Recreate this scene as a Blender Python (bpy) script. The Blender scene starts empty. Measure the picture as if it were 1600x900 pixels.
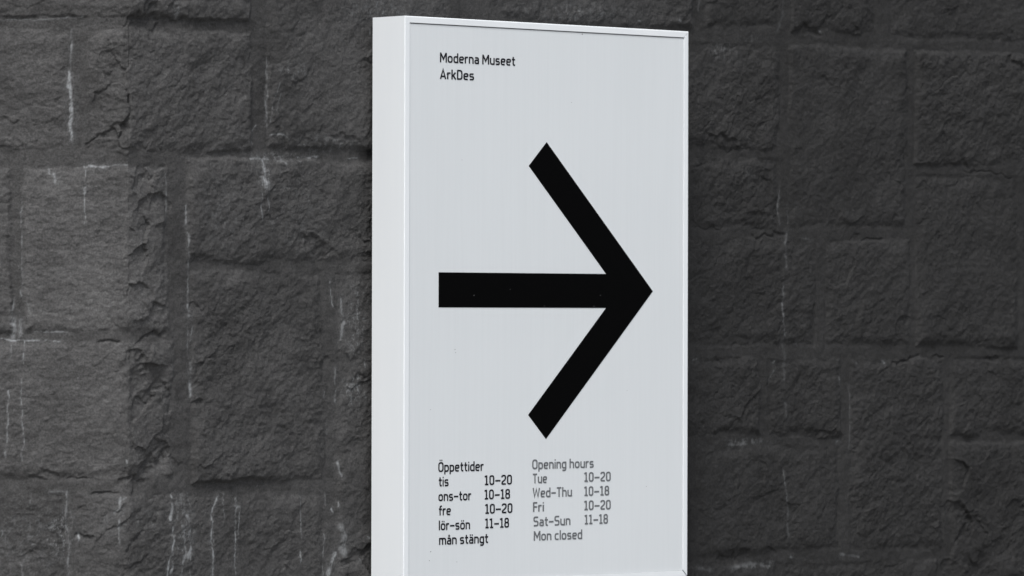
import bpy, math
import numpy as np
from mathutils import Matrix, Vector

scene = bpy.context.scene
col = scene.collection
RAD = math.radians

# ------------------------------------------------------------------ camera
# World axes: X runs along the sign's face, Y goes into the wall, Z is up (metres).
TOP = 2.30                                   # height of the sign's top edge
YAW, PITCH, ROLL = 0.7429691308, -0.0052348187, 0.0024241832
F = 7.866098                                  # focal length / 1000 px of a 1600 px wide picture
CAM = np.array([-7.51335958, -8.53956452, TOP - 0.67448546])


def rot(yaw, pitch, roll):
    cy, sy, cp, sp, cr, sr = (math.cos(yaw), math.sin(yaw), math.cos(pitch),
                              math.sin(pitch), math.cos(roll), math.sin(roll))
    ry = np.array([[cy, -sy, 0], [sy, cy, 0], [0, 0, 1]])
    rx = np.array([[1, 0, 0], [0, cp, -sp], [0, sp, cp]])
    rr = np.array([[cr, 0, sr], [0, 1, 0], [-sr, 0, cr]])
    return rr @ rx @ ry


R = rot(YAW, PITCH, ROLL)                     # rows: right, forward, up
cam_data = bpy.data.cameras.new("camera")
cam = bpy.data.objects.new("camera", cam_data)
col.objects.link(cam)
m = Matrix.Identity(4)
for i in range(3):
    m[i][0], m[i][1], m[i][2], m[i][3] = R[0][i], R[2][i], -R[1][i], CAM[i]
cam.matrix_world = m
cam_data.sensor_width = 36.0
cam_data.lens = F * 1000 * 36.0 / 1600
cam_data.clip_start = 0.1
cam_data.clip_end = 3000
cam_data.dof.use_dof = True
cam_data.dof.focus_distance = 11.30
cam_data.dof.aperture_fstop = 6.3
scene.camera = cam

# ------------------------------------------------------------------ light: bright overcast
SUN_EL, SUN_AZ = RAD(57), RAD(-54)            # azimuth of the sun, from -Y towards -X
world = bpy.data.worlds.new("World")
scene.world = world
world.use_nodes = True
wn, wl = world.node_tree.nodes, world.node_tree.links
bg = wn["Background"]
sky = wn.new("ShaderNodeTexSky")
sky.sky_type = 'NISHITA'
sky.sun_disc = False
sky.sun_elevation = SUN_EL
sky.air_density = 1.0
sky.dust_density = 3.0
hsv = wn.new("ShaderNodeHueSaturation")
hsv.inputs["Saturation"].default_value = 0.38  # cloud cover
wl.new(sky.outputs[0], hsv.inputs["Color"])
wl.new(hsv.outputs[0], bg.inputs["Color"])
bg.inputs["Strength"].default_value = 0.085
sun_data = bpy.data.lights.new("sun", 'SUN')
sun_data.energy = 1.5
sun_data.angle = RAD(18)
sun_data.color = (1.0, 1.0, 0.995)
sun = bpy.data.objects.new("sun", sun_data)
col.objects.link(sun)
sdir = Vector((math.sin(SUN_AZ) * math.cos(SUN_EL), -math.cos(SUN_AZ) * math.cos(SUN_EL), math.sin(SUN_EL)))
sun.rotation_euler = sdir.to_track_quat('Z', 'Y').to_euler()
sun.location = sdir * 20
# Nishita measures its sun from +Y towards +X
sky.sun_rotation = math.atan2(sdir.x, sdir.y)
vs = scene.view_settings
vs.view_transform = 'Standard'
vs.look = 'None'
vs.gamma = 1
vs.use_curve_mapping = False
vs.exposure = 0.95
scene.render.engine = 'CYCLES'
scene.cycles.max_bounces = 6


# ------------------------------------------------------------------ helpers
def tag(o, label=None, cat=None, group=None, kind=None):
    if label: o["label"] = label
    if cat: o["category"] = cat
    if group: o["group"] = group
    if kind: o["kind"] = kind
    return o


def link_mesh(name, verts, faces, mat, parent=None, smooth=False):
    me = bpy.data.meshes.new(name)
    me.from_pydata([tuple(v) for v in verts], [], faces)
    me.validate()
    me.update()
    if smooth:
        me.polygons.foreach_set("use_smooth", [True] * len(me.polygons))
    me.materials.append(mat)
    o = bpy.data.objects.new(name, me)
    col.objects.link(o)
    if parent: o.parent = parent
    return o


def new_mat(name):
    mt = bpy.data.materials.new(name)
    mt.use_nodes = True
    nt = mt.node_tree
    return mt, nt.nodes, nt.links, nt.nodes["Principled BSDF"]


def ray(px, py):
    d = R.T @ np.array([(px - 800) / (F * 1000), 1.0, (450 - py) / (F * 1000)])
    return d


# ------------------------------------------------------------------ noise
def _hash(ix, iy, seed):
    h = (ix.astype(np.uint32) * np.uint32(374761393) + iy.astype(np.uint32) * np.uint32(668265263)
         + np.uint32(seed * 1442695041 & 0xffffffff))
    h = (h ^ (h >> np.uint32(13))) * np.uint32(1274126177)
    h = h ^ (h >> np.uint32(16))
    return h.astype(np.float32) * np.float32(1 / 4294967295.0)


def vnoise(x, y, seed):
    """gradient noise in about -1..1"""
    x = np.asarray(x, np.float32); y = np.asarray(y, np.float32)
    ix = np.floor(x).astype(np.int64); iy = np.floor(y).astype(np.int64)
    fx = x - ix; fy = y - iy
    ux = fx * fx * fx * (fx * (fx * 6 - 15) + 10); uy = fy * fy * fy * (fy * (fy * 6 - 15) + 10)

    def g(dx, dy):
        a = _hash(ix + dx, iy + dy, seed) * np.float32(6.2831853)
        return np.cos(a) * (fx - dx) + np.sin(a) * (fy - dy)
    n0 = g(0, 0) * (1 - ux) + g(1, 0) * ux
    n1 = g(0, 1) * (1 - ux) + g(1, 1) * ux
    return (n0 * (1 - uy) + n1 * uy) * np.float32(1.5)


def cells(x, y, seed):
    """distance to the nearest point and a random 0..1 triple of that cell"""
    ix = np.floor(x).astype(np.int64); iy = np.floor(y).astype(np.int64)
    best = np.full(x.shape, 9.0, np.float32)
    vx = np.zeros(x.shape, np.float32); vy = np.zeros(x.shape, np.float32)
    ra = np.zeros(x.shape, np.float32); rb = np.zeros(x.shape, np.float32); rc = np.zeros(x.shape, np.float32)
    for dx in (-1, 0, 1):
        for dy in (-1, 0, 1):
            px = ix + dx + _hash(ix + dx, iy + dy, seed); py = iy + dy + _hash(ix + dx, iy + dy, seed + 1)
            d = (px - x) ** 2 + (py - y) ** 2
            k = d < best
            best = np.where(k, d, best).astype(np.float32)
            vx = np.where(k, x - px, vx).astype(np.float32); vy = np.where(k, y - py, vy).astype(np.float32)
            ra = np.where(k, _hash(ix + dx, iy + dy, seed + 2), ra)
            rb = np.where(k, _hash(ix + dx, iy + dy, seed + 3), rb)
            rc = np.where(k, _hash(ix + dx, iy + dy, seed + 4), rc)
    return vx, vy, ra, rb, rc


def sstep(a, b, x):
    t = np.clip((x - a) / (b - a), 0, 1)
    return t * t * (3 - 2 * t)


# ------------------------------------------------------------------ stone wall
SIGN_D = 0.1108
WALL_Y = SIGN_D + 0.020                       # mean plane of the stone faces
d0 = ray(201, 450)
t0 = (WALL_Y - CAM[1]) / d0[1]
CORNER_X = CAM[0] + t0 * d0[0]                # the wall turns here
LEFT_ANG = RAD(40)                            # how far the left wall turns back from the sign's wall
# the left wall runs away from the corner towards -X and +Y... seen nearly square on
LDIR = np.array([-math.cos(LEFT_ANG), math.sin(LEFT_ANG)])
LNOR = np.array([-math.sin(LEFT_ANG), -math.cos(LEFT_ANG)])


def wall_sz(px, py):
    """picture point -> (developed length s, height z) on the wall's plane"""
    d = ray(px, py)
    t = (WALL_Y - CAM[1]) / d[1]
    s = CAM[0] + t * d[0] - CORNER_X
    if s >= 0:
        return s, CAM[2] + t * d[2]
    o = np.array([CAM[0] - CORNER_X, CAM[1] - WALL_Y])
    t = -(o @ LNOR) / (d[:2] @ LNOR)
    q = o + t * d[:2]
    return -(q @ LDIR), CAM[2] + t * d[2]


# stones as the photograph shows them, corners clockwise from top left, then a tone with the light's falloff to the right painted in
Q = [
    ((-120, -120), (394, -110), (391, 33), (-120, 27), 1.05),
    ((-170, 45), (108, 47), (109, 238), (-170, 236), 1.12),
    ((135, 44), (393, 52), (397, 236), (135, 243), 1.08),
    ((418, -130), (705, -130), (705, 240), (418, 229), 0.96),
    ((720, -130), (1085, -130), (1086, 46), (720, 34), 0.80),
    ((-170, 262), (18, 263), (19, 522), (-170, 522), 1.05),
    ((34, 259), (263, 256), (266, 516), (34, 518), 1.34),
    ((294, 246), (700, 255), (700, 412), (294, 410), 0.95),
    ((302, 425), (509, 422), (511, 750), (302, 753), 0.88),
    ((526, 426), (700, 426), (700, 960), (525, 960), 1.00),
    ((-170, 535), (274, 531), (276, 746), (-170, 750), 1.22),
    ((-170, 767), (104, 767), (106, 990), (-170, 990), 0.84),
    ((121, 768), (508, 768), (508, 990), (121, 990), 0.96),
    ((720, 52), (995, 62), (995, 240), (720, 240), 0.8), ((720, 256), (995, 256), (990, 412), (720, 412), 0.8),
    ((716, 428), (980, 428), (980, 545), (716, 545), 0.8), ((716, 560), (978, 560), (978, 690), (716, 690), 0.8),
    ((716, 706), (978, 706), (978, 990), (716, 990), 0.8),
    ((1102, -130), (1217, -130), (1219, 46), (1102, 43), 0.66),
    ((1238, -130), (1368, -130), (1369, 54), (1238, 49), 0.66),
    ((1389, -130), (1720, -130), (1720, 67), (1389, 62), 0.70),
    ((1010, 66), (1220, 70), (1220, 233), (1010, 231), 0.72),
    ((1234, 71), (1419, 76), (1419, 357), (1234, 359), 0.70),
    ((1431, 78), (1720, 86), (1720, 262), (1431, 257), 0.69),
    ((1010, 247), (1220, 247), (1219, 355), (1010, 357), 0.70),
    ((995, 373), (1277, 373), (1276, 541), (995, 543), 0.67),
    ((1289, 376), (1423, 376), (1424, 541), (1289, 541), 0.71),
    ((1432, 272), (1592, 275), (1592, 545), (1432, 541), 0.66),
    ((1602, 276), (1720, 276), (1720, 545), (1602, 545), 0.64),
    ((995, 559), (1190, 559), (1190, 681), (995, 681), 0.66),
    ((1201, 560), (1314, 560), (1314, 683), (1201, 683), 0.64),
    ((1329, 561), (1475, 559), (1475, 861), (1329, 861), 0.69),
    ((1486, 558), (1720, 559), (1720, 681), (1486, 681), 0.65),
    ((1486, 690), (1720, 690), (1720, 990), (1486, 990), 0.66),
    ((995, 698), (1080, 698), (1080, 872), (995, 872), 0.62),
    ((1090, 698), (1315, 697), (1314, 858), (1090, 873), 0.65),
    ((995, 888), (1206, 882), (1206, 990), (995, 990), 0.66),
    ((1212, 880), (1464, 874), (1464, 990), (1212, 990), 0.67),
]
rng = np.random.RandomState(7)
stones = []
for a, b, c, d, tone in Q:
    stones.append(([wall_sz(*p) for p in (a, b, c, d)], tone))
S0, S1 = wall_sz(-170, 450)[0], wall_sz(1720, 450)[0]
Z1, Z0 = wall_sz(560, -130)[1], wall_sz(560, 990)[1]
SMIN, SMAX, ZMAX = S0 - 2.6, S1 + 3.2, 4.6
G = 0.020


def ashlar(sa, sb, za, zb):
    """random coursed stones where the photograph does not reach"""
    z = zb
    while z > za + 0.02:
        h = rng.uniform(0.24, 0.42)
        if z - h < za + 0.2: h = z - za
        s = sa
        while s < sb - 0.02:
            w = rng.uniform(0.30, 0.72)
            if s + w > sb - 0.2: w = sb - s
            t = rng.uniform(0.80, 0.98)
            stones.append(([(s, z), (s + w - G, z), (s + w - G, z - h + G), (s, z - h + G)], t))
            s += w
        z -= h


ashlar(SMIN, SMAX, Z1 + G, ZMAX)
ashlar(SMIN, SMAX, -0.2, Z0)
ashlar(SMIN, S0 - G, Z0 + G, Z1)
ashlar(S1 + G, SMAX, Z0 + G, Z1)


def axis(lo, hi, f0, f1, fine, coarse):
    return np.concatenate([np.linspace(lo, f0, int((f0 - lo) / coarse) + 2)[:-1],
                           np.linspace(f0, f1, int((f1 - f0) / fine) + 2)[:-1],
                           np.linspace(f1, hi, int((hi - f1) / coarse) + 2)])


sa_, sb_ = wall_sz(-20, 450)[0], wall_sz(1620, 450)[0]
zb_ = max(wall_sz(0, -15)[1], wall_sz(1600, -15)[1])
za_ = min(wall_sz(0, 915)[1], wall_sz(1600, 915)[1])
sx = axis(SMIN, SMAX, sa_, sb_, 0.0022, 0.014)
zx = axis(-0.15, ZMAX, za_, zb_, 0.0019, 0.014)
NS, NZ = len(sx), len(zx)
SS, ZZ = np.meshgrid(sx.astype(np.float32), zx.astype(np.float32))
left = 1 - sstep(-0.02, 0.02, SS)            # 1 on the wall left of the corner

# wavering stone outlines
wS = SS + 0.0050 * vnoise(SS * 9, ZZ * 9, 11) + 0.0028 * vnoise(SS * 34, ZZ * 34, 12) + 0.0011 * vnoise(SS * 110, ZZ * 110, 13)
wZ = ZZ + 0.0050 * vnoise(SS * 8, ZZ * 9, 21) + 0.0034 * vnoise(SS * 30, ZZ * 34, 22) + 0.0011 * vnoise(SS * 110, ZZ * 110, 23)
sd = np.full(SS.shape, -0.05, np.float32)
tone = np.full(SS.shape, 0.80, np.float32)
plane = np.zeros(SS.shape, np.float32)
amp = np.ones(SS.shape, np.float32)
for k, (q, tn) in enumerate(stones):
    q = np.array(q)
    i0, i1 = np.searchsorted(sx, [q[:, 0].min() - 0.04, q[:, 0].max() + 0.04])
    j0, j1 = np.searchsorted(zx, [q[:, 1].min() - 0.04, q[:, 1].max() + 0.04])
    if i1 <= i0 or j1 <= j0: continue
    xs, zs = wS[j0:j1, i0:i1], wZ[j0:j1, i0:i1]
    dist = np.full(xs.shape, 9.0, np.float32)
    cx, cz = q.mean(0)
    for a in range(4):
        p0, p1 = q[a], q[(a + 1) % 4]
        e = p1 - p0
        n = np.array([e[1], -e[0]]) / (np.hypot(*e) + 1e-9)    # inward for clockwise order with z up
        if n @ (np.array([cx, cz]) - p0) < 0: n = -n
        dist = np.minimum(dist, (xs - p0[0]) * n[0] + (zs - p0[1]) * n[1])
    # rounded corners of the block
    cur = sd[j0:j1, i0:i1]
    kk = dist > cur
    sd[j0:j1, i0:i1] = np.where(kk, dist, cur)
    inside = kk & (dist > -0.004)
    tv = tn * rng.uniform(0.97, 1.03) * ((0.84 if tn < 0.75 else 1.15) if k < len(Q) else (1.18 if cx < 0 else 1.05 - 0.30 * min(1.0, cx / 1.3)))  # block tone carries painted light: brighter left face, falloff to the right
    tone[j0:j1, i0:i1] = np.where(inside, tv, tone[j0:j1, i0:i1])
    tilt = rng.uniform(-0.020, 0.020, 2)
    plane[j0:j1, i0:i1] = np.where(kk, tilt[0] * (xs - cx) + tilt[1] * (zs - cz) + rng.uniform(-0.0015, 0.0015),
                                   plane[j0:j1, i0:i1])
    amp[j0:j1, i0:i1] = np.where(kk, rng.uniform(0.85, 1.2), amp[j0:j1, i0:i1])

# split rock face: ripples run level on the left wall and climb to the right on the long wall
ca, sa2 = math.cos(RAD(36)), math.sin(RAD(36))
u = np.where(SS < 0, SS * 0.97 - ZZ * 0.12, SS * ca + ZZ * sa2)
v = np.where(SS < 0, ZZ * 0.97 + SS * 0.12, -SS * sa2 + ZZ * ca)
wu = u + 0.010 * vnoise(SS * 13, ZZ * 13, 31) + 0.0025 * vnoise(SS * 60, ZZ * 60, 32)
wv = v + 0.010 * vnoise(SS * 13, ZZ * 13, 33) + 0.0025 * vnoise(SS * 60, ZZ * 60, 34)
rock = 0.0040 * vnoise(wu * 5, wv * 7, 41)
rock += 0.0025 * vnoise(wu * 11, wv * 15, 42)
rock += 0.0018 * (0.75 * vnoise(u * 21, v * 28, 43) + 0.6 * vnoise(wu * 27, wv * 34, 49))
rock += 0.00135 * (0.75 * vnoise(u * 52, v * 64, 44) + 0.6 * vnoise(SS * 40, ZZ * 46, 48))
rock += (0.00100 + 0.0003 * left) * (0.7 * vnoise(SS * 97, ZZ * 112, 45) + 0.7 * vnoise(u * 76, v * 92, 47))
rock += 0.00065 * vnoise(SS * 190, ZZ * 240, 46)
# flaked facets, stronger on some patches than on others
def zone(x0, y0, x1, y1):
    (a0, b0), (a1, b1) = wall_sz(x0, y1), wall_sz(x1, y0)
    w = 0.012
    return (sstep(a0 - w, a0 + w, SS) * (1 - sstep(a1 - w, a1 + w, SS))
            * sstep(b0 - w, b0 + w, ZZ) * (1 - sstep(b1 - w, b1 + w, ZZ)))


# corner stones and a few others are broken into coarse lumps
crag = np.clip(zone(140, 50, 202, 236) + 0.8 * zone(203, 262, 262, 515) + zone(204, 540, 274, 746) + 0.45 * zone(1488, 695, 1640, 900)
               + 0.8 * zone(530, 838, 600, 920) + 0.7 * zone(206, -40, 300, 33) + 0.35 * zone(440, 320, 600, 408) + 0.3 * zone(125, 775, 250, 900), 0, 1)
cu = SS + 0.010 * vnoise(SS * 24, ZZ * 24, 151) + 0.004 * vnoise(SS * 70, ZZ * 70, 152)
cv = ZZ + 0.010 * vnoise(SS * 24, ZZ * 24, 153) + 0.004 * vnoise(SS * 70, ZZ * 70, 154)
vx, vy, ra, rb, rc = cells(cu * 17, cv * 16, 155)
rock += crag * (0.020 * ((ra - 0.5) * vx + (rb - 0.5) * vy) + 0.0050 * (rc - 0.55))
patch = 0.45 + 0.9 * sstep(-0.3, 0.5, vnoise(SS * 5.5, ZZ * 5.5, 50))
vx, vy, ra, rb, rc = cells(wu * 13, wv * 20, 51)
rock += patch * (0.0036 * ((ra - 0.5) * vx + (rb - 0.5) * vy) + 0.0006 * (rc - 0.5))
vx, vy, ra, rb, rc = cells(wu * 40 + 0.5 * vnoise(SS * 90, ZZ * 90, 57), wv * 62 + 0.5 * vnoise(SS * 90, ZZ * 90, 58), 61)
rock += patch * (0.0017 * ((ra - 0.5) * vx + (rb - 0.5) * vy) + 0.0003 * (rc - 0.5))
vx, vy, ra, rb, rc = cells(wu * 90 + 0.5 * vnoise(SS * 200, ZZ * 200, 67), wv * 140 + 0.5 * vnoise(SS * 200, ZZ * 200, 68), 69)
rock += 0.0008 * ((ra - 0.5) * vx + (rb - 0.5) * vy)
del vx, vy, ra, rb, rc
pillow = sstep(-0.002, 0.030 + 0.012 * vnoise(SS * 7, ZZ * 7, 70), sd)
soft = 0.006 + 0.010 * sstep(-0.2, 0.5, vnoise(SS * 4.4, ZZ * 6, 85))      # worn and crisp stretches of edge
edge = sstep(-0.0035, soft, sd + 0.0020 * vnoise(SS * 120, ZZ * 120, 75))
mortar = -0.0082 + 0.0011 * vnoise(SS * 20, ZZ * 24, 71) + 0.0010 * vnoise(SS * 70, ZZ * 80, 72) \
    + 0.0006 * vnoise(SS * 210, ZZ * 230, 73) + 0.0018 * vnoise(SS * 34, ZZ * 30, 78)
# in places the mortar is smeared flush with the stone
flush = sstep(0.25, 0.75, vnoise(SS * 2.3, ZZ * 2.9, 74))
mortar = (mortar + 0.0045 * flush) * (0.86 - 0.26 * sstep(0.6, 1.1, SS))
face = plane + rock * amp - (0.0042 + 0.0022 * vnoise(SS * 6, ZZ * 6, 76)) * (1 - pillow)
Hh = mortar * (1 - edge) + np.maximum(face, mortar - 0.002) * edge


def sunk(px, py, a, b, ang, depth, soft=0.35):
    """chip: a sharp upper lip that fades out below, sizes in metres"""
    s0, z0 = wall_sz(px, py)
    i0, i1 = np.searchsorted(sx, [s0 - 1.6 * a - b, s0 + 1.6 * a + b])
    j0, j1 = np.searchsorted(zx, [z0 - 1.6 * b - a, z0 + 1.6 * b + a])
    x, z = wS[j0:j1, i0:i1] - s0, wZ[j0:j1, i0:i1] - z0
    c, s = math.cos(ang), math.sin(ang)
    uu, vv = x * c + z * s, -x * s + z * c
    x0, z0_ = SS[j0:j1, i0:i1], ZZ[j0:j1, i0:i1]
    bend = 0.25 + 0.5 * vnoise(np.float32([s0 * 31.7]), np.float32([z0 * 27.3]), 79)[0]
    vv = vv + bend * b * (uu / a) ** 2 + 0.22 * a * vnoise(x0 * 38, z0_ * 38, 77) + 0.0028 * vnoise(x0 * 100, z0_ * 100, 80)
    uu = uu + 0.3 * a * vnoise(x0 * 40, z0_ * 40, 83)
    depth = depth * (0.75 if px < 1000 else 0.6) * (0.55 + 0.6 * np.abs(vnoise(x0 * 60, z0_ * 60, 84)))
    w = np.clip(1 - (uu / a) ** 2, 0, 1) ** soft
    f = np.where(vv > 0, 1 - sstep(0, 0.0025 + 0.05 * a, vv), 1 - sstep(0, b, -vv))
    Hh[j0:j1, i0:i1] -= (depth * w * f).astype(np.float32)


for args in [
    (492, 371, 0.045, 0.050, RAD(-24), 0.010), (516, 394, 0.022, 0.018, RAD(20), 0.007),
    (316, 402, 0.03, 0.02, 0, 0.006), (251, 302, 0.026, 0.05, RAD(4), 0.010),
    (221, 275, 0.02, 0.05, RAD(60), 0.007), (228, 350, 0.02, 0.05, RAD(40), 0.006),
    (176, 197, 0.035, 0.03, RAD(25), 0.009), (148, 214, 0.026, 0.03, RAD(30), 0.009),
    (222, 20, 0.06, 0.07, RAD(25), 0.012), (262, 30, 0.06, 0.04, RAD(0), 0.010),
    (222, 553, 0.035, 0.08, RAD(-32), 0.011), (238, 520, 0.05, 0.02, RAD(12), 0.009),
    (262, 605, 0.025, 0.12, RAD(-60), 0.009), (214, 622, 0.03, 0.06, RAD(25), 0.006),
    (255, 690, 0.030, 0.06, RAD(-20), 0.012), (232, 724, 0.07, 0.05, RAD(36), 0.012), (204, 746, 0.05, 0.02, RAD(12), 0.009),
    (80, 735, 0.024, 0.014, RAD(-18), 0.007), (62, 744, 0.02, 0.012, RAD(-14), 0.006), (130, 746, 0.04, 0.016, RAD(-6), 0.006),
    (160, 772, 0.03, 0.012, 0, 0.008), (134, 835, 0.022, 0.02, RAD(-15), 0.009), (128, 793, 0.010, 0.015, 0, 0.006),
    (313, 624, 0.014, 0.03, RAD(-22), 0.009), (308, 478, 0.012, 0.02, RAD(-35), 0.006), (505, 563, 0.02, 0.025, RAD(40), 0.007),
    (563, 860, 0.06, 0.05, RAD(18), 0.012), (552, 690, 0.03, 0.06, RAD(10), 0.004), (566, 585, 0.02, 0.02, RAD(-20), 0.006),
    (540, 215, 0.05, 0.03, RAD(-10), 0.008), (440, 212, 0.03, 0.03, RAD(-50), 0.007),
    (210, 885, 0.05, 0.05, RAD(30), 0.007), (210, 840, 0.04, 0.05, RAD(40), 0.005),
    (170, 530, 0.025, 0.012, 0, 0.008),
    (1262, 44, 0.05, 0.02, RAD(-8), 0.011), (1290, 32, 0.03, 0.03, RAD(30), 0.008), (1130, 214, 0.06, 0.02, RAD(-4), 0.009),
    (1200, 282, 0.022, 0.03, RAD(-18), 0.007), (1150, 233, 0.05, 0.012, RAD(4), 0.006), (1207, 366, 0.06, 0.010, RAD(2), 0.008),
    (1185, 356, 0.03, 0.01, 0, 0.006), (1110, 356, 0.05, 0.012, RAD(2), 0.006), (1360, 374, 0.06, 0.012, 0, 0.007),
    (1398, 338, 0.012, 0.01, RAD(20), 0.006), (1416, 245, 0.012, 0.012, RAD(30), 0.006), (1416, 140, 0.016, 0.012, RAD(30), 0.006),
    (1500, 255, 0.05, 0.012, 0, 0.006), (1545, 272, 0.09, 0.010, 0, 0.006), (1592, 98, 0.05, 0.03, RAD(-20), 0.013),
    (1415, 562, 0.05, 0.012, RAD(8), 0.010), (1468, 557, 0.02, 0.012, 0, 0.008), (1552, 561, 0.03, 0.014, RAD(-6), 0.009),
    (1400, 505, 0.04, 0.05, RAD(60), 0.008), (1362, 490, 0.05, 0.03, RAD(60), 0.006),
    (1508, 795, 0.06, 0.06, RAD(-42), 0.016), (1500, 832, 0.04, 0.04, RAD(45), 0.012), (1536, 812, 0.05, 0.05, RAD(-30), 0.006),
    (1296, 672, 0.06, 0.03, RAD(-8), 0.010), (1206, 855, 0.02, 0.012, RAD(-20), 0.010), (1150, 866, 0.06, 0.03, RAD(8), 0.010),
    (1472, 884, 0.02, 0.08, RAD(80), 0.010), (1148, 538, 0.012, 0.01, RAD(30), 0.005), (1124, 562, 0.012, 0.02, RAD(-40), 0.006),
]:
    sunk(*args)
# lower stones are weathered at the bottom edge
under = (SS > 0.2) & (SS < 1.6)
Hh = np.minimum(Hh, 0.0135)

# lime bloom and run-off streaks: (points in the picture, width in px, strength)
lime = np.zeros(SS.shape, np.float32)
rag = 0.5 + 0.5 * vnoise(SS * 55, ZZ * 40, 81)
fine = 0.5 + 0.5 * vnoise(SS * 190, ZZ * 120, 82)


def streak(pts, w, st, rough=1.0, seed=0):
    st = st * (0.80 if pts[0][0] < 1000 else 0.70)
    P = np.array([wall_sz(*p) for p in pts])
    wm = w * 0.00122
    pad = wm * 4 + 0.012
    i0, i1 = np.searchsorted(sx, [P[:, 0].min() - pad, P[:, 0].max() + pad])
    j0, j1 = np.searchsorted(zx, [P[:, 1].min() - pad, P[:, 1].max() + pad])
    x, z = SS[j0:j1, i0:i1], ZZ[j0:j1, i0:i1]
    x = x + rough * (0.0030 * vnoise(z * 38 + seed * 7.3, x * 6, 90) + 0.0014 * vnoise(z * 130 + seed, x * 20, 91))
    z = z + rough * (0.0030 * vnoise(x * 38, z * 6 + seed * 3.1, 92) + 0.0014 * vnoise(x * 130, z * 20 + seed, 93))
    best = np.full(x.shape, 9.0, np.float32)
    for a, b in zip(P[:-1], P[1:]):
        e = b - a
        L2 = e @ e + 1e-12
        t = np.clip(((x - a[0]) * e[0] + (z - a[1]) * e[1]) / L2, 0, 1)
        best = np.minimum(best, np.hypot(x - a[0] - t * e[0], z - a[1] - t * e[1]))
    r_, f_ = rag[j0:j1, i0:i1], fine[j0:j1, i0:i1]
    wl_ = wm * (0.35 + 1.0 * r_)
    g_ = 0.5 + 0.5 * vnoise(SS[j0:j1, i0:i1] * 330, ZZ[j0:j1, i0:i1] * 210, 94)
    val = (1 - sstep(0.15, 1.15, best / wl_)) * st * sstep(0.22, 0.85, 0.50 * r_ + 0.34 * f_ + 0.34 * g_ - 0.04)
    val = np.maximum(val, 0.20 * st * (1 - sstep(0.2, 4.5, best / wl_)) * sstep(0.35, 0.8, 0.5 * f_ + 0.5 * g_))
    lime[j0:j1, i0:i1] = np.maximum(lime[j0:j1, i0:i1], val)


def bloom(px, py, rx, ry, st):
    s0, z0 = wall_sz(px, py)
    rx, ry = rx * 0.00155, ry * 0.00145
    i0, i1 = np.searchsorted(sx, [s0 - 2 * rx, s0 + 2 * rx])
    j0, j1 = np.searchsorted(zx, [z0 - 2 * ry, z0 + 2 * ry])
    x, z = (SS[j0:j1, i0:i1] - s0) / rx, (ZZ[j0:j1, i0:i1] - z0) / ry
    d = np.hypot(x, z)
    a_, b2 = SS[j0:j1, i0:i1], ZZ[j0:j1, i0:i1]
    n = 0.45 * rag[j0:j1, i0:i1] + 0.6 + 0.28 * vnoise(a_ * 95, b2 * 60, 95) + 0.30 * vnoise(a_ * 260, b2 * 170, 96) + 0.25 * vnoise(a_ * 400, b2 * 330, 99) - 0.24
    val = (1 - sstep(0.2, 1.5, d)) * st * sstep(0.55, 1.05, n)
    lime[j0:j1, i0:i1] = np.maximum(lime[j0:j1, i0:i1], val)


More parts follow.
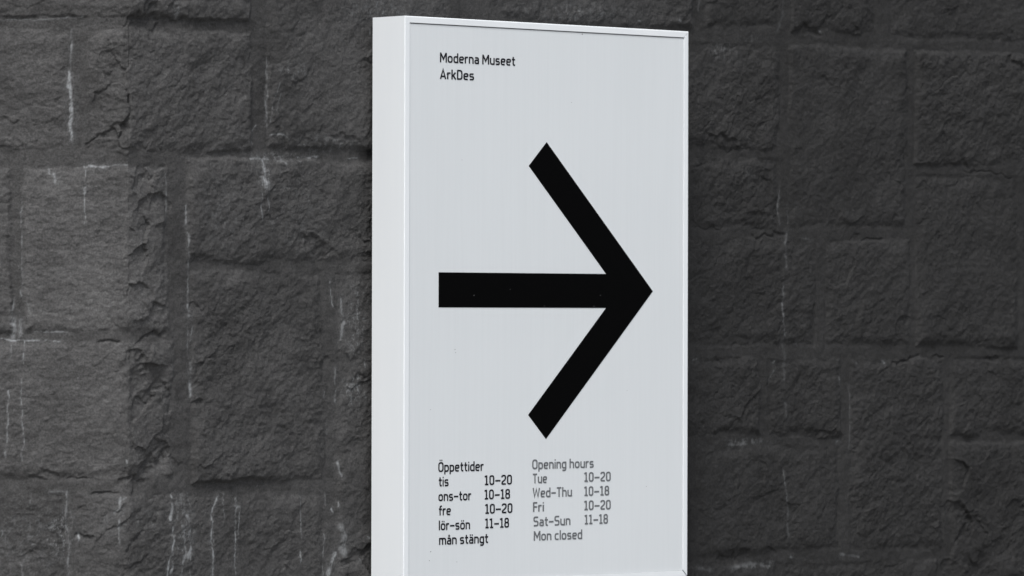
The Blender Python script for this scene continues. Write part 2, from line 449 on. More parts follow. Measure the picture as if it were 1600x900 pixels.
ST = [
    ([(112, 45), (111, 90), (109, 115)], 2.2, .35), ([(111, 70), (111, 83)], 3, .7), ([(109, 112), (109, 140), (110, 165), (109, 190), (112, 218)], 3.4, 1.0),
    ([(109, 120), (108, 135)], 5, .9), ([(110, 160), (110, 205)], 4.4, 1.0), ([(0, 30), (50, 31), (130, 26)], 1.6, .35),
    ([(130, 261), (165, 260)], 3.0, .75), ([(165, 259), (202, 257)], 1.6, .55), ([(133, 262), (133, 350)], 1.3, .5), ([(133, 294), (133, 302)], 3.4, .8),
    ([(75, 264), (78, 272)], 2.5, .6), ([(84, 272), (86, 285)], 4, .7),
    ([(33, 310), (34, 370), (35, 450)], 1.6, .42), ([(33, 326), (33, 332)], 2.6, .7),
    ([(262, 272), (264, 320), (261, 345)], 1.5, .4), ([(293, 320), (295, 370), (296, 400), (297, 470)], 1.8, .55), ([(294, 328), (293, 350)], 2.4, .7),
    ([(417, 90), (418, 190)], 1.3, .30), ([(418, 100), (419, 130), (420, 205)], 1.8, .38), ([(398, 200), (395, 210), (396, 224)], 1.6, .7), ([(398, 200), (403, 196)], 1.4, .6),
    ([(434, 130), (425, 165), (424, 195)], 1.6, .32), ([(438, 145), (430, 175)], 1.4, .25), ([(424, 212), (438, 208), (450, 218)], 2.4, .45),
    ([(412, 250), (412, 270), (413, 292)], 7, .9), ([(409, 252), (408, 300), (409, 345)], 1.6, .55), ([(418, 265), (418, 305), (419, 330)], 1.6, .5),
    ([(394, 247), (424, 249)], 3, .6), ([(440, 245), (446, 256)], 5, .45), ([(468, 246), (500, 245)], 3, .5), ([(540, 247), (562, 247)], 1.5, .5),
    ([(21, 465), (19, 515)], 2.0, .4), ([(20, 497), (18, 525)], 7, .65), ([(33, 500), (32, 524)], 5, .5), ([(0, 530), (40, 532), (95, 533)], 1.6, .85),
    ([(50, 518), (108, 519)], 1.8, .45), ([(32, 455), (34, 463)], 2, .6), ([(40, 472), (48, 490)], 3, .35), ([(38, 533), (37, 570)], 1.3, .7), ([(17, 540), (15, 560)], 1.8, .4),
    ([(34, 593), (33, 620), (36, 690), (34, 720)], 1.5, .5), ([(13, 610), (11, 635), (12, 660), (9, 715)], 1.5, .55),
    ([(297, 475), (298, 497)], 3.4, .9), ([(296, 500), (295, 540), (297, 570)], 1.6, .5), ([(298, 570), (299, 600), (301, 620)], 4.0, .8), ([(303, 510), (298, 535)], 1.4, .4),
    ([(520, 440), (520, 470), (523, 480)], 2.2, .7), ([(537, 465), (538, 490), (540, 505), (536, 530)], 5, .5), ([(527, 575), (526, 600)], 2.4, .5), ([(528, 610), (527, 628)], 2.6, .5),
    ([(572, 560), (572, 575)], 1.8, .5), ([(550, 600), (566, 602), (573, 620)], 5, .35), ([(509, 612), (509, 622)], 1.5, .6), ([(513, 655), (514, 680)], 1.6, .4), ([(529, 722), (533, 745)], 3.0, .6), ([(511, 770), (511, 790)], 1.5, .5),
    ([(530, 785), (533, 800)], 2.4, .6), ([(521, 795), (523, 800)], 2, .9), ([(534, 825), (538, 865)], 11, .42), ([(525, 865), (515, 898)], 7, .75), ([(509, 835), (507, 900)], 2, .4),
    ([(562, 870), (563, 878)], 3, .5), ([(574, 838), (577, 842)], 2, .7),
    ([(188, 778), (187, 795), (179, 800)], 3, .6), ([(186, 800), (186, 830), (187, 852)], 2.2, .5), ([(190, 780), (199, 778)], 2, .4),
    ([(270, 775), (272, 795), (266, 812)], 3.6, .75), ([(276, 785), (280, 800)], 6, .35), ([(270, 825), (270, 850), (262, 880), (260, 900)], 3.0, .9), ([(268, 860), (267, 895)], 5, .6),
    ([(297, 770), (298, 790)], 1.8, .5), ([(293, 805), (296, 830), (296, 860), (292, 870)], 5.5, .75), ([(285, 838), (290, 860), (284, 880), (282, 900)], 4, .6), ([(296, 870), (296, 900)], 1.8, .7),
    ([(341, 777), (336, 790), (332, 810), (331, 835), (330, 855), (333, 870), (331, 900)], 2.6, .85), ([(334, 815), (334, 850)], 1.6, .6), ([(351, 772), (350, 820)], 1.2, .4),
    ([(370, 778), (368, 800), (369, 830), (369, 868)], 2.0, .85), ([(374, 800), (373, 840)], 1.1, .5), ([(368, 790), (373, 792)], 4, .4), ([(369, 870), (368, 900)], 1.3, .5),
    ([(471, 772), (471, 800)], 1.2, .35), ([(471, 800), (472, 840)], 1.2, .45), ([(471, 862), (470, 882)], 1.8, .85),
    ([(104, 768), (103, 800), (103, 820), (106, 840), (107, 900)], 2.4, .38), ([(78, 768), (100, 769)], 3, .3), ([(121, 833), (121, 845)], 2.4, .85), ([(48, 772), (48, 830)], 1.0, .2),
    ([(0, 826), (5, 832), (2, 840)], 2, .5), ([(33, 880), (36, 900)], 1.6, .35), ([(200, 720), (201, 724)], 2.4, .9),
    # the long wall right of the sign
    ([(1222, 290), (1217, 320), (1220, 352)], 1.6, .30), ([(1232, 320), (1233, 350)], 1.5, .28), ([(1231, 366), (1228, 380), (1230, 415)], 5.0, .30), ([(1226, 445), (1223, 480), (1227, 525)], 3.0, .38),
    ([(1224, 530), (1228, 560), (1226, 600)], 5, .14), ([(1227, 630), (1227, 650)], 6, .22), ([(1226, 735), (1229, 770), (1232, 800)], 2.0, .38), ([(1231, 803), (1233, 840)], 4, .22),
    ([(1214, 575), (1208, 585), (1203, 595)], 2, .28), ([(1312, 590), (1313, 602)], 2.2, .45), ([(1329, 600), (1329, 705)], 1.4, .25), ([(1310, 690), (1314, 688)], 3.0, .5),
    ([(1339, 567), (1341, 570)], 2.6, .55), ([(1381, 564), (1383, 568)], 2.6, .6), ([(1244, 538), (1246, 537)], 2.4, .6), ([(1085, 562), (1090, 562)], 3, .5), ([(1210, 566), (1212, 563)], 3, .4),
    ([(1255, 373), (1272, 374)], 2.2, .4), ([(1226, 0), (1224, 25), (1216, 48)], 5.5, .12), ([(1095, 0), (1093, 15)], 3, .14), ([(1391, 491), (1392, 492)], 1.8, .6), ([(1282, 47), (1284, 49)], 2, .5),
    ([(1146, 888), (1170, 880), (1190, 882), (1200, 886)], 6, .26), ([(1095, 888), (1112, 890)], 6, .26), ([(1237, 870), (1240, 871)], 3, .4), ([(1314, 867), (1345, 869)], 4, .32), ([(1140, 695), (1170, 694)], 4, .3),
    ([(590, 5), (589, 12)], 2.2, .5), ([(580, 46), (580, 52)], 3, .55), ([(568, 10), (572, 12)], 2, .3), ([(1060, 32), (1063, 33)], 2.2, .5), ([(998, 31), (1001, 33)], 2, .4),
]
for k, (pts, w, st) in enumerate(ST):
    streak(pts, w, st, 1.0, k)
for b in [(430, 247, 60, 9, .35), (500, 225, 60, 14, .22), (460, 110, 30, 14, .25), (92, 835, 22, 40, .34), (50, 850, 60, 50, .14), (200, 815, 60, 25, .12), (560, 500, 22, 60, .35),
          (556, 610, 25, 25, .4), (288, 830, 20, 60, .3), (275, 15, 8, 12, .35), (345, 340, 40, 60, .12), (1190, 884, 60, 8, .22), (1175, 60, 40, 8, .1),
          (1170, 270, 30, 16, .10), (1170, 690, 60, 6, .25), (455, 330, 60, 70, .10), (600, 20, 80, 18, .2), (900, 20, 120, 16, .18), (1130, 80, 30, 15, .2)]:
    bloom(*b)
specks = sstep(0.80, 0.90, vnoise(SS * 160, ZZ * 160, 97)) * sstep(0.2, 0.6, vnoise(SS * 9, ZZ * 9, 98))
lime = np.maximum(lime, 0.22 * specks * (1 - sstep(0.9, 1.6, SS) * 0.6))

# colour: each block has its own tone plus painted light and falloff, mottled; mortar is a little plainer
mott = 1 + 0.15 * vnoise(SS * 3.4, ZZ * 3.4, 101) + 0.14 * vnoise(SS * 8.5, ZZ * 7, 105) + 0.13 * vnoise(u * 22, v * 32, 102) + 0.17 * vnoise(SS * 66, ZZ * 84, 103) + 0.20 * vnoise(SS * 200, ZZ * 200, 104)
fadeR = 1.0 - 0.0 * SS
mt_tone = 1.04 + 0.12 * left - 0.46 * sstep(0.6, 1.3, SS)  # mortar gets the same painted brightness left and falloff right
tone = tone * (1 + 0.07 * (1 - sstep(-0.06, 0.08, SS)))  # left face painted lighter, as the side turned to the light
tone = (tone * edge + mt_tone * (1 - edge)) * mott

# ---- build the wall mesh, wrapped round its corner, with a back and a top
RC = 0.012
RC = 0.004 + 0.030 * sstep(-0.15, 0.6, vnoise(SS * 0 + 3.3, ZZ * 6.5, 111)) + 0.004 * vnoise(SS * 20, ZZ * 40, 112)
RC = np.maximum(RC, 0.003)                    # arris knocked off by turns
ang = np.clip((SS + RC) / (2 * RC), 0, 1)     # 0 left wall, 1 long wall
Hh = Hh - np.clip(RC - np.abs(SS), 0, 1) ** 2 / (2 * RC) * 0.36
nx = -math.sin(LEFT_ANG) * (1 - ang)
ny = -(math.cos(LEFT_ANG) * (1 - ang) + ang)
nl = np.hypot(nx, ny); nx /= nl; ny /= nl
bx = np.where(sx < 0, CORNER_X - sx * LDIR[0], CORNER_X + sx)
by = np.where(sx < 0, WALL_Y - sx * LDIR[1], WALL_Y)
X = bx[None, :] + Hh * nx
Y = by[None, :] + Hh * ny
Zc = np.broadcast_to(zx[:, None], X.shape)
V = np.stack([X, Y, Zc], -1)
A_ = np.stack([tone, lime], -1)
BACK = 0.45
back_x = bx - BACK * nx[0]; back_y = by - BACK * ny[0]
top = np.stack([back_x, back_y, np.full(NS, ZMAX)], -1)[None]
topb = np.stack([back_x, back_y, np.full(NS, -0.15)], -1)[None]
V = np.concatenate([V, top, topb], 0)
A_ = np.concatenate([A_, np.stack([np.full((2, NS), .8), np.zeros((2, NS))], -1)], 0)
NR = NZ + 2
idx = np.arange(NR * NS).reshape(NR, NS)
quads = np.stack([idx[:-1, :-1], idx[:-1, 1:], idx[1:, 1:], idx[1:, :-1]], -1).reshape(-1, 4)
ends = [list(idx[:, 0][::1]), list(idx[:, -1][::-1])]
me = bpy.data.meshes.new("stone_wall")
nq = len(quads)
loops = np.concatenate([quads.ravel(), np.array(ends[0]), np.array(ends[1])]).astype(np.int32)
starts = np.concatenate([np.arange(nq) * 4, [nq * 4, nq * 4 + NR]]).astype(np.int32)
me.vertices.add(NR * NS)
me.vertices.foreach_set("co", V.reshape(-1).astype(np.float32))
me.loops.add(len(loops))
me.loops.foreach_set("vertex_index", loops)
me.polygons.add(nq + 2)
me.polygons.foreach_set("loop_start", starts)
sm = np.ones(nq + 2, bool)
sm[(NZ - 1) * (NS - 1):] = False
me.polygons.foreach_set("use_smooth", sm)
me.update(calc_edges=True)
for nm, k in (("tone", 0), ("lime", 1)):
    at = me.attributes.new(nm, 'FLOAT', 'POINT')
    at.data.foreach_set("value", np.ascontiguousarray(A_[..., k].reshape(-1), np.float32))
me.validate()

stone, n, l, b = new_mat("dark rock-faced stone")
STONE = 0.049
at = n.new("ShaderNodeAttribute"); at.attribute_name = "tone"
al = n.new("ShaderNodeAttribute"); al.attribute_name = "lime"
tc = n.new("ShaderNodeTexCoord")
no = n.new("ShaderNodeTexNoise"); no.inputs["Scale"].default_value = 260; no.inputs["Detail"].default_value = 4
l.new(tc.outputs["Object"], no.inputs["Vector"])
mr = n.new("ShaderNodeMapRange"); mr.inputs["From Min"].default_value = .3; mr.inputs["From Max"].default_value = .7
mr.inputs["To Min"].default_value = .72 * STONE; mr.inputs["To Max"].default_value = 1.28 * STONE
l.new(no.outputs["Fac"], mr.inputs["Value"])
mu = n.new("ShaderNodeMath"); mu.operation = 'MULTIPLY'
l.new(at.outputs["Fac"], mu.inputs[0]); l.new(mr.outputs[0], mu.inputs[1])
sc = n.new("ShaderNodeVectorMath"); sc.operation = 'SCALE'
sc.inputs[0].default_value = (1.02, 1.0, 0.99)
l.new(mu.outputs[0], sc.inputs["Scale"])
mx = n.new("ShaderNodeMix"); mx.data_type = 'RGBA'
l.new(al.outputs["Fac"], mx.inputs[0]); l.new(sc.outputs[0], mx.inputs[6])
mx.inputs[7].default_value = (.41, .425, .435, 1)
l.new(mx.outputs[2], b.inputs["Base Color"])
b.inputs["Roughness"].default_value = .82
b.inputs["Specular IOR Level"].default_value = .22
no2 = n.new("ShaderNodeTexNoise"); no2.inputs["Scale"].default_value = 420; no2.inputs["Detail"].default_value = 5
no2.inputs["Roughness"].default_value = .7
l.new(tc.outputs["Object"], no2.inputs["Vector"])
bu = n.new("ShaderNodeBump"); bu.inputs["Strength"].default_value = .8; bu.inputs["Distance"].default_value = .0026
l.new(no2.outputs["Fac"], bu.inputs["Height"])
l.new(bu.outputs[0], b.inputs["Normal"])
me.materials.append(stone)
wall = bpy.data.objects.new("stone_wall", me)
col.objects.link(wall)
tag(wall, "dark grey wall of large rock-faced stone blocks with white lime streaks behind the sign", "wall", kind="thing")

# ------------------------------------------------------------------ ground
pave, n, l, b = new_mat("paving")
tc = n.new("ShaderNodeTexCoord")
no = n.new("ShaderNodeTexNoise"); no.inputs["Scale"].default_value = 3; no.inputs["Detail"].default_value = 8
l.new(tc.outputs["Object"], no.inputs["Vector"])
cr = n.new("ShaderNodeValToRGB")
cr.color_ramp.elements[0].color = (.14, .14, .135, 1); cr.color_ramp.elements[1].color = (.24, .235, .225, 1)
l.new(no.outputs["Fac"], cr.inputs[0]); l.new(cr.outputs[0], b.inputs["Base Color"])
b.inputs["Roughness"].default_value = .9
g = 400
ground = link_mesh("pavement", [(-g, -g, 0), (g, -g, 0), (g, g, 0), (-g, g, 0)], [(0, 1, 2, 3)], pave)
tag(ground, kind="structure")

# ------------------------------------------------------------------ sign
W, H, D = 0.900, 1.29747, SIGN_D
sign = bpy.data.objects.new("direction_sign", None)
sign.location = (0, 0, TOP - H)
sign.empty_display_size = .2
col.objects.link(sign)
tag(sign, "white framed box sign with big black arrow and opening hours on the stone wall", "sign")

paint, n, l, b = new_mat("white powder coat")
tc = n.new("ShaderNodeTexCoord")
no = n.new("ShaderNodeTexNoise"); no.inputs["Scale"].default_value = 2.2; no.inputs["Detail"].default_value = 6
mp = n.new("ShaderNodeMapping"); mp.inputs["Scale"].default_value = (5, 5, .5)
l.new(tc.outputs["Object"], mp.inputs[0]); l.new(mp.outputs[0], no.inputs["Vector"])
cr = n.new("ShaderNodeValToRGB")
cr.color_ramp.elements[0].position = .3; cr.color_ramp.elements[1].position = .7
cr.color_ramp.elements[0].color = (.755, .782, .80, 1); cr.color_ramp.elements[1].color = (.79, .815, .83, 1)
l.new(no.outputs["Fac"], cr.inputs[0]); l.new(cr.outputs[0], b.inputs["Base Color"])
b.inputs["Roughness"].default_value = .55
b.inputs["Specular IOR Level"].default_value = .35

panelm, n, l, b = new_mat("off-white sign face")
tc = n.new("ShaderNodeTexCoord")
mp = n.new("ShaderNodeMapping"); mp.inputs["Scale"].default_value = (160, 160, 3)
no = n.new("ShaderNodeTexNoise"); no.inputs["Scale"].default_value = 1; no.inputs["Detail"].default_value = 3
l.new(tc.outputs["Object"], mp.inputs[0]); l.new(mp.outputs[0], no.inputs["Vector"])
no3 = n.new("ShaderNodeTexNoise"); no3.inputs["Scale"].default_value = 2.5; no3.inputs["Detail"].default_value = 4
l.new(tc.outputs["Object"], no3.inputs["Vector"])
ad = n.new("ShaderNodeMath"); ad.operation = 'ADD'
l.new(no.outputs["Fac"], ad.inputs[0]); l.new(no3.outputs["Fac"], ad.inputs[1])
cr = n.new("ShaderNodeValToRGB")
cr.color_ramp.elements[0].position = .6; cr.color_ramp.elements[1].position = 1.0
ad2 = n.new("ShaderNodeMath"); ad2.operation = 'MULTIPLY'; ad2.inputs[1].default_value = .8
l.new(ad.outputs[0], ad2.inputs[0])
cr.color_ramp.elements[0].color = (.662, .688, .702, 1); cr.color_ramp.elements[1].color = (.682, .708, .722, 1)
l.new(ad2.outputs[0], cr.inputs[0]); l.new(cr.outputs[0], b.inputs["Base Color"])
b.inputs["Roughness"].default_value = .38
b.inputs["Specular IOR Level"].default_value = .4


def flat(name, colr, rough=.5, spec=.5):
    mt, n, l, b = new_mat(name)
    tc = n.new("ShaderNodeTexCoord")
    no = n.new("ShaderNodeTexNoise"); no.inputs["Scale"].default_value = 40
    l.new(tc.outputs["Object"], no.inputs["Vector"])
    mr = n.new("ShaderNodeMapRange"); mr.inputs["To Min"].default_value = .9; mr.inputs["To Max"].default_value = 1.1
    l.new(no.outputs["Fac"], mr.inputs["Value"])
    sc = n.new("ShaderNodeVectorMath"); sc.operation = 'SCALE'; sc.inputs[0].default_value = colr
    l.new(mr.outputs[0], sc.inputs["Scale"]); l.new(sc.outputs[0], b.inputs["Base Color"])
    b.inputs["Roughness"].default_value = rough
    b.inputs["Specular IOR Level"].default_value = spec
    return mt


black = flat("black vinyl", (.0015, .0015, .0016), .5, .03)
ink = flat("black lettering vinyl", (.008, .008, .012), .5, .15)
grey = flat("grey lettering vinyl", (.135, .142, .150), .5, .2)
dirt = flat("dirt", (.22, .22, .22), .9, .1)
dust = flat("dust", (.10, .10, .10), .9, .1)

# --- frame bars: one L-shaped extrusion with mitred ends on each side
LIP, REC, TH, SK = 0.0150, 0.0036, 0.0045, 0.003


def bar(side, gap0, gap1):
    r = 0.0022
    prof = []
    for k in range(6):                         # rounded outer edge
        a = math.pi / 2 * k / 5
        prof.append((r - r * math.sin(a), r - r * math.cos(a)))   # (inward, depth)
    prof = prof[::-1]                          # from the outer side (0, r) round to the front (r, 0)
    prof = [(0.0, D)] + prof + [(LIP - .0003, 0), (LIP, .0003), (LIP, REC), (SK, REC), (SK, D)]
    L = {'left': H, 'right': H, 'top': W, 'bottom': W}[side]
    verts, faces = [], []
    for end in (0, 1):
        for (u, d) in prof:
            t = (u + gap0) if end == 0 else (L - u - gap1)
            verts.append({'top': (t, d, H - u), 'bottom': (t, d, u),
                          'left': (u, d, t), 'right': (W - u, d, t)}[side])
    n_ = len(prof)
    for k in range(n_):
        faces.append((k, (k + 1) % n_, n_ + (k + 1) % n_, n_ + k))
    faces.append(tuple(range(n_))[::-1]); faces.append(tuple(range(n_, 2 * n_)))
    o = link_mesh("frame_bar", verts, faces, paint, sign)
    import bmesh
    bm = bmesh.new(); bm.from_mesh(o.data)
    bmesh.ops.recalc_face_normals(bm, faces=bm.faces)
    for f in bm.faces:
        if len(f.verts) == 4 and f.calc_area() < .0008 * L: f.smooth = True
    for e in bm.edges:
        if len(e.link_faces) == 2 and e.calc_face_angle(0) > RAD(35): e.smooth = False
    bm.to_mesh(o.data); bm.free()
    return o


bar('left', .00005, .00005)
bar('top', .00005, .0008)
bar('right', .0019, .0008)
bar('bottom', .00005, .0019)


def box(name, a, c, mat, parent):
    (x0, y0, z0), (x1, y1, z1) = a, c
    v = [(x0, y0, z0), (x1, y0, z0), (x1, y1, z0), (x0, y1, z0), (x0, y0, z1), (x1, y0, z1), (x1, y1, z1), (x0, y1, z1)]
    f = [(0, 1, 5, 4), (1, 2, 6, 5), (2, 3, 7, 6), (3, 0, 4, 7), (4, 5, 6, 7), (3, 2, 1, 0)]
    return link_mesh(name, v, f, mat, parent)


e = SK + .0004
PY = .0018                                      # panel front, almost flush with the lips
GS, GT, GB = .0007, .0020, .0006                # open seam at the sides, top and bottom
panel = box("face_panel", (LIP + GS, PY, LIP + GB), (W - LIP - GS, PY + .004, H - LIP - GT), panelm, sign)
box("back_panel", (e, D - .006, e), (W - e, D - .002, H - e), paint, sign)
for z in (0.22, H - 0.22):                      # rails that carry the box on the wall
    box("mounting_rail", (.08, D + .0005, z - .02), (W - .08, D + .030, z + .02), paint, sign)
SY = PY - .0005                                 # front of the applied vinyl


def plate(name, loops_, mat, parent, y=SY):
    """thin vinyl: outlines given counter-clockwise as seen from the front (x, z)"""
    v, f = [], []
    for lp in loops_:
        k = len(v); m_ = len(lp)
        v += [(x, y, z) for x, z in lp] + [(x, PY + .0002, z) for x, z in lp]
        f.append(tuple(range(k, k + m_)))
        f += [(k + i, k + m_ + i, k + m_ + (i + 1) % m_, k + (i + 1) % m_) for i in range(m_)]
    return link_mesh(name, v, f, mat, parent)


# --- arrow
zc, xs0, xt, t, L = H - 0.61914, 0.10558, 0.78427, 0.07986, 0.48680
S2 = math.sqrt(.5)
inn = xt - t * math.sqrt(2) - t / 2
arrow = plate("arrow", [[(xs0, zc - t / 2), (inn, zc - t / 2),
                         (xt - L * S2 - t * S2, zc - L * S2 + t * S2), (xt - L * S2, zc - L * S2), (xt, zc),
                         (xt - L * S2, zc + L * S2), (xt - L * S2 - t * S2, zc + L * S2 - t * S2),
                         (inn, zc + t / 2), (xs0, zc + t / 2)]], black, sign)


def face_xz(px, py):
    d = ray(px, py)
    tt = (SY - CAM[1]) / d[1]
    return CAM[0] + tt * d[0], CAM[2] + tt * d[2] - (TOP - H)


def dots(name, pts, mat, parent, y):
    for px, py, r in pts:
        x, z = face_xz(px, py)
        rr = [r * .00145 * (1 + .35 * math.sin(k * 2.3 + px)) for k in range(8)]
        link_mesh(name, [(x + 1.3 * rr[k] * math.cos(k * math.pi / 4), y, z + rr[k] * math.sin(k * math.pi / 4))
                         for k in range(8)], [tuple(range(8))], mat, parent)


dots("dust_speck", [(740.5, 461.5, .8), (797, 452, .6), (850.5, 478, .7), (928, 478.5, .7), (938, 461.5, .7)], dust, arrow, SY - .0003)
dots("dirt_speck", [(711, 546, .7), (712, 551, .6), (673, 862, .8), (671, 876, .7), (910, 53.5, 1.1), (766, 790, .5), (980, 610, .5),
                     (722, 250, .5), (893, 160, .5), (673, 640, .5), (1010, 760, .6), (714, 878, .6)], dirt, panel, PY - .0003)

# --- lettering: a monoline alphabet with clipped corners, drawn as strokes
ST_W = .168
b_, x_, c_ = .07, .63, .93


def rc_(x0, z0, x1, z1):
    return [(x0, z0), (x1, z0), (x1, z1), (x0, z1)]


# glyph: width, [(points, closed, corner radius)]
def o_(extra=()):
    return (.62, [(rc_(.07, b_, .55, x_), True, .17)] + list(extra))


def dotv(x, z0, z1):
    return ([(x, z0), (x, z1)], False, 0) if z0 < .75 else ([(x, z0), (x, z1)], False, 0, .135)


A_body = [([(.08, x_), (.50, x_), (.50, 0)], False, .15), ([(.50, .38), (.07, .38), (.07, b_), (.50, b_)], False, .13)]
O_body = [(rc_(.07, b_, .62, c_), True, .20)]
GL = {
    'o': o_(), 'ö': o_([dotv(.19, .80, .95), dotv(.43, .80, .95)]),
    'a': (.57, A_body), 'ä': (.57, A_body + [dotv(.16, .80, .95), dotv(.41, .80, .95)]),
    'å': (.57, A_body + [(rc_(.20, .79, .37, .96), True, .06, .08)]),
    'n': (.60, [dotv(.07, 0, .70), ([(.07, x_), (.53, x_), (.53, 0)], False, .16)]),
    'm': (.92, [dotv(.07, 0, .70), ([(.07, x_), (.46, x_), (.46, 0)], False, .14), ([(.40, x_), (.85, x_), (.85, 0)], False, .14)]),
    'u': (.60, [([(.07, .70), (.07, b_), (.53, b_)], False, .16), dotv(.53, 0, .70)]),
    'r': (.40, [dotv(.07, 0, .70), ([(.07, .48), (.07, x_), (.40, x_)], False, .12)]),
    'e': (.60, [([(.07, .36), (.53, .36), (.53, x_), (.07, x_), (.07, b_), (.52, b_)], False, .15)]),
    'd': (.60, [dotv(.53, 0, 1.0), ([(.53, x_), (.07, x_), (.07, b_), (.53, b_)], False, .16)]),
    'p': (.60, [dotv(.07, -.26, .70), ([(.07, x_), (.53, x_), (.53, b_), (.07, b_)], False, .16)]),
    'g': (.60, [([(.53, .70), (.53, -.19), (.08, -.19)], False, .15), ([(.53, x_), (.07, x_), (.07, b_), (.53, b_)], False, .16)]),
    's': (.56, [([(.51, x_), (.07, x_), (.07, .355), (.49, .355), (.49, b_), (.04, b_)], False, .12)]),
    't': (.42, [([(.18, .92), (.18, b_), (.42, b_)], False, .12), ([(0, x_), (.42, x_)], False, 0)]),
    'f': (.42, [([(.17, 0), (.17, c_), (.43, c_)], False, .13), ([(0, x_), (.42, x_)], False, 0)]),
    'i': (.14, [dotv(.07, 0, .70), dotv(.07, .83, .98)]),
    'l': (.14, [dotv(.07, 0, 1.0)]),
    'h': (.60, [dotv(.07, 0, 1.0), ([(.07, x_), (.53, x_), (.53, 0)], False, .16)]),
    'k': (.56, [dotv(.07, 0, 1.0), ([(.07, .28), (.49, .71)], False, 0), ([(.22, .40), (.51, 0)], False, 0)]),
    'c': (.55, [([(.52, x_), (.07, x_), (.07, b_), (.52, b_)], False, .16)]),
    'M': (.86, [dotv(.07, 0, 1.0), ([(.08, .97), (.43, .34), (.78, .97)], False, 0), dotv(.79, 0, 1.0)]),
    'A': (.74, [([(.06, 0), (.37, .96), (.68, 0)], False, 0), ([(.15, .27), (.59, .27)], False, 0)]),
    'D': (.66, [dotv(.07, 0, 1.0), ([(.07, c_), (.58, c_), (.58, b_), (.07, b_)], False, .20)]),
    'O': (.69, O_body), 'Ö': (.69, O_body + [dotv(.23, 1.11, 1.25), dotv(.46, 1.11, 1.25)]),
    'T': (.62, [([(0, c_), (.62, c_)], False, 0), dotv(.31, 0, .93)]),
    'W': (.94, [([(.05, 1.0), (.24, .06), (.47, .86), (.70, .06), (.89, 1.0)], False, 0)]),
    'F': (.50, [dotv(.07, 0, 1.0), ([(.07, c_), (.50, c_)], False, 0), ([(.07, .50), (.46, .50)], False, 0)]),
    'S': (.65, [([(.61, c_), (.07, c_), (.07, .51), (.58, .51), (.58, b_), (.04, b_)], False, .15)]),
    '0': (.58, [(rc_(.07, b_, .51, c_), True, .19)]),
    '1': (.46, [dotv(.25, 0, 1.0), ([(.02, .84), (.14, .91), (.25, .93)], False, 0), ([(.04, b_), (.46, b_)], False, 0)]),
    '2': (.56, [([(.06, .76), (.06, c_), (.49, c_), (.49, .56), (.07, .24), (.07, b_), (.54, b_)], False, .13)]),
    '8': (.58, [(rc_(.09, .52, .49, c_), True, .13), (rc_(.07, b_, .51, .52), True, .14)]),
    '–': (.62, [([(.0, .42), (.62, .42)], False, 0)]),
    ' ': (.20, []),
}
GAP = .125


def rounded(pts, closed, r):
    if r <= 0: return list(pts)
    r *= 1.25
    out, n_ = [], len(pts)
    for i, p in enumerate(pts):
        if not closed and i in (0, n_ - 1):
            out.append(p); continue
        a, c = np.array(pts[i - 1]), np.array(pts[(i + 1) % n_]); p = np.array(p)
        d1, d2 = np.hypot(*(a - p)), np.hypot(*(c - p))
        rr = min(r, d1 * .48 if closed or i > 1 else d1, d2 * .48 if closed or i < n_ - 2 else d2)
        p1, p2 = p + (a - p) / d1 * rr, p + (c - p) / d2 * rr
        for k in range(5):
            t_ = k / 4
            out.append(tuple((1 - t_) ** 2 * p1 + 2 * t_ * (1 - t_) * p + t_ ** 2 * p2))
    return out


def ribbon(pts, closed, w):
    P = np.array(pts); n_ = len(P)
    Lf, Rt = [], []
    for i in range(n_):
        if closed or 0 < i < n_ - 1:
            a, c = P[i - 1], P[(i + 1) % n_]
            d1 = (P[i] - a) / (np.hypot(*(P[i] - a)) + 1e-9); d2 = (c - P[i]) / (np.hypot(*(c - P[i])) + 1e-9)
        elif i == 0:
            d1 = d2 = (P[1] - P[0]) / (np.hypot(*(P[1] - P[0])) + 1e-9)
        else:
            d1 = d2 = (P[i] - P[i - 1]) / (np.hypot(*(P[i] - P[i - 1])) + 1e-9)
        n1, n2 = np.array([-d1[1], d1[0]]), np.array([-d2[1], d2[0]])
        mm = n1 + n2; mm = mm / (np.hypot(*mm) + 1e-9)
        k = min(w / 2 / max(mm @ n1, .3), w * 1.1)
        Lf.append(P[i] + mm * k); Rt.append(P[i] - mm * k)
    return Lf, Rt


CAP = 0.02235


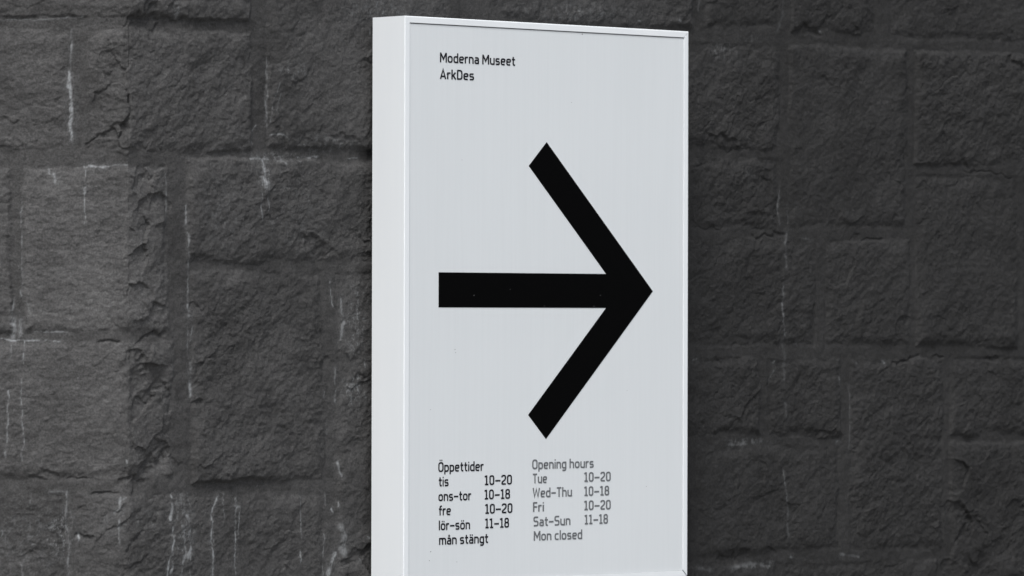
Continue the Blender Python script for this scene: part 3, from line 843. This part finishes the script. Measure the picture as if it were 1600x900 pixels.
def text(word, p0, p1, mat, label=None, cap=CAP):
    """p0: left end of the base line, p1: right end, in the photograph; they fix place and width on the panel"""
    (xa, za), (xb, zb) = face_xz(*p0), face_xz(*p1)
    wid = sum(GL[ch][0] for ch in word) + GAP * (len(word) - 1)
    kx = (xb - xa) / wid
    zb0 = (za + zb) / 2
    v, f = [], []
    pen, layer = 0.0, 0
    for ch in word:
        w_, strokes = GL[ch]
        for si, stt in enumerate(strokes):
            pts, closed, r = stt[:3]
            sw = stt[3] if len(stt) > 3 else ST_W
            Lf, Rt = ribbon(rounded(pts, closed, r), closed, sw)
            y = SY - .00006 * si
            k, n_ = len(v), len(Lf)
            for a in (Lf, Rt):
                v += [(xa + kx * (pen + q[0]), y, zb0 + cap * q[1]) for q in a]
            for i in range(n_ if closed else n_ - 1):
                j = (i + 1) % n_
                f.append((k + i, k + n_ + i, k + n_ + j, k + j))
        pen += w_ + GAP
    o = link_mesh("text_line", v, f, mat, sign)
    if label: o["label"] = label
    return o


for word, p0, p1 in [
    ("Moderna Museet", (687.6, 97.2), (804.8, 103.0)), ("ArkDes", (687.6, 123.2), (740.6, 125.6)),
    ("Öppettider", (685, 737.5), (755.6, 735.7)),
    ("tis", (685.6, 760), (700.8, 759.6)), ("10–20", (757.2, 758.2), (799.8, 756.8)),
    ("ons–tor", (685.2, 783), (736.2, 781.6)), ("10–18", (757, 780.6), (796.8, 779)),
    ("fre", (685.8, 805.4), (704.4, 804.8)), ("10–20", (758, 803), (800.6, 801.2)),
    ("lör–sön", (685.8, 828.6), (734.4, 826.8)), ("11–18", (758, 825.6), (795.2, 824)),
    ("mån stängt", (686.2, 851.4), (762.6, 848.4)),
]:
    text(word, p0, p1, ink)
for word, p0, p1 in [
    ("Opening hours", (831.8, 733.2), (927.6, 730.8)),
    ("Tue", (832.6, 755.4), (854.6, 754.6)), ("10–20", (912.8, 753), (954.2, 751.8)),
    ("Wed–Thu", (832.6, 777.8), (893.6, 775.4)), ("10–18", (912.8, 775.2), (951.8, 773.8)),
    ("Fri", (833, 799.8), (849.8, 799.2)), ("10–20", (912.8, 797.4), (954.2, 795.8)),
    ("Sat–Sun", (833.6, 822.4), (891.2, 820.4)), ("11–18", (913.4, 819.4), (949.8, 818)),
    ("Mon closed", (834.2, 845), (909.6, 842.2)),
]:
    text(word, p0, p1, grey, "grey lettering line on the white sign face")
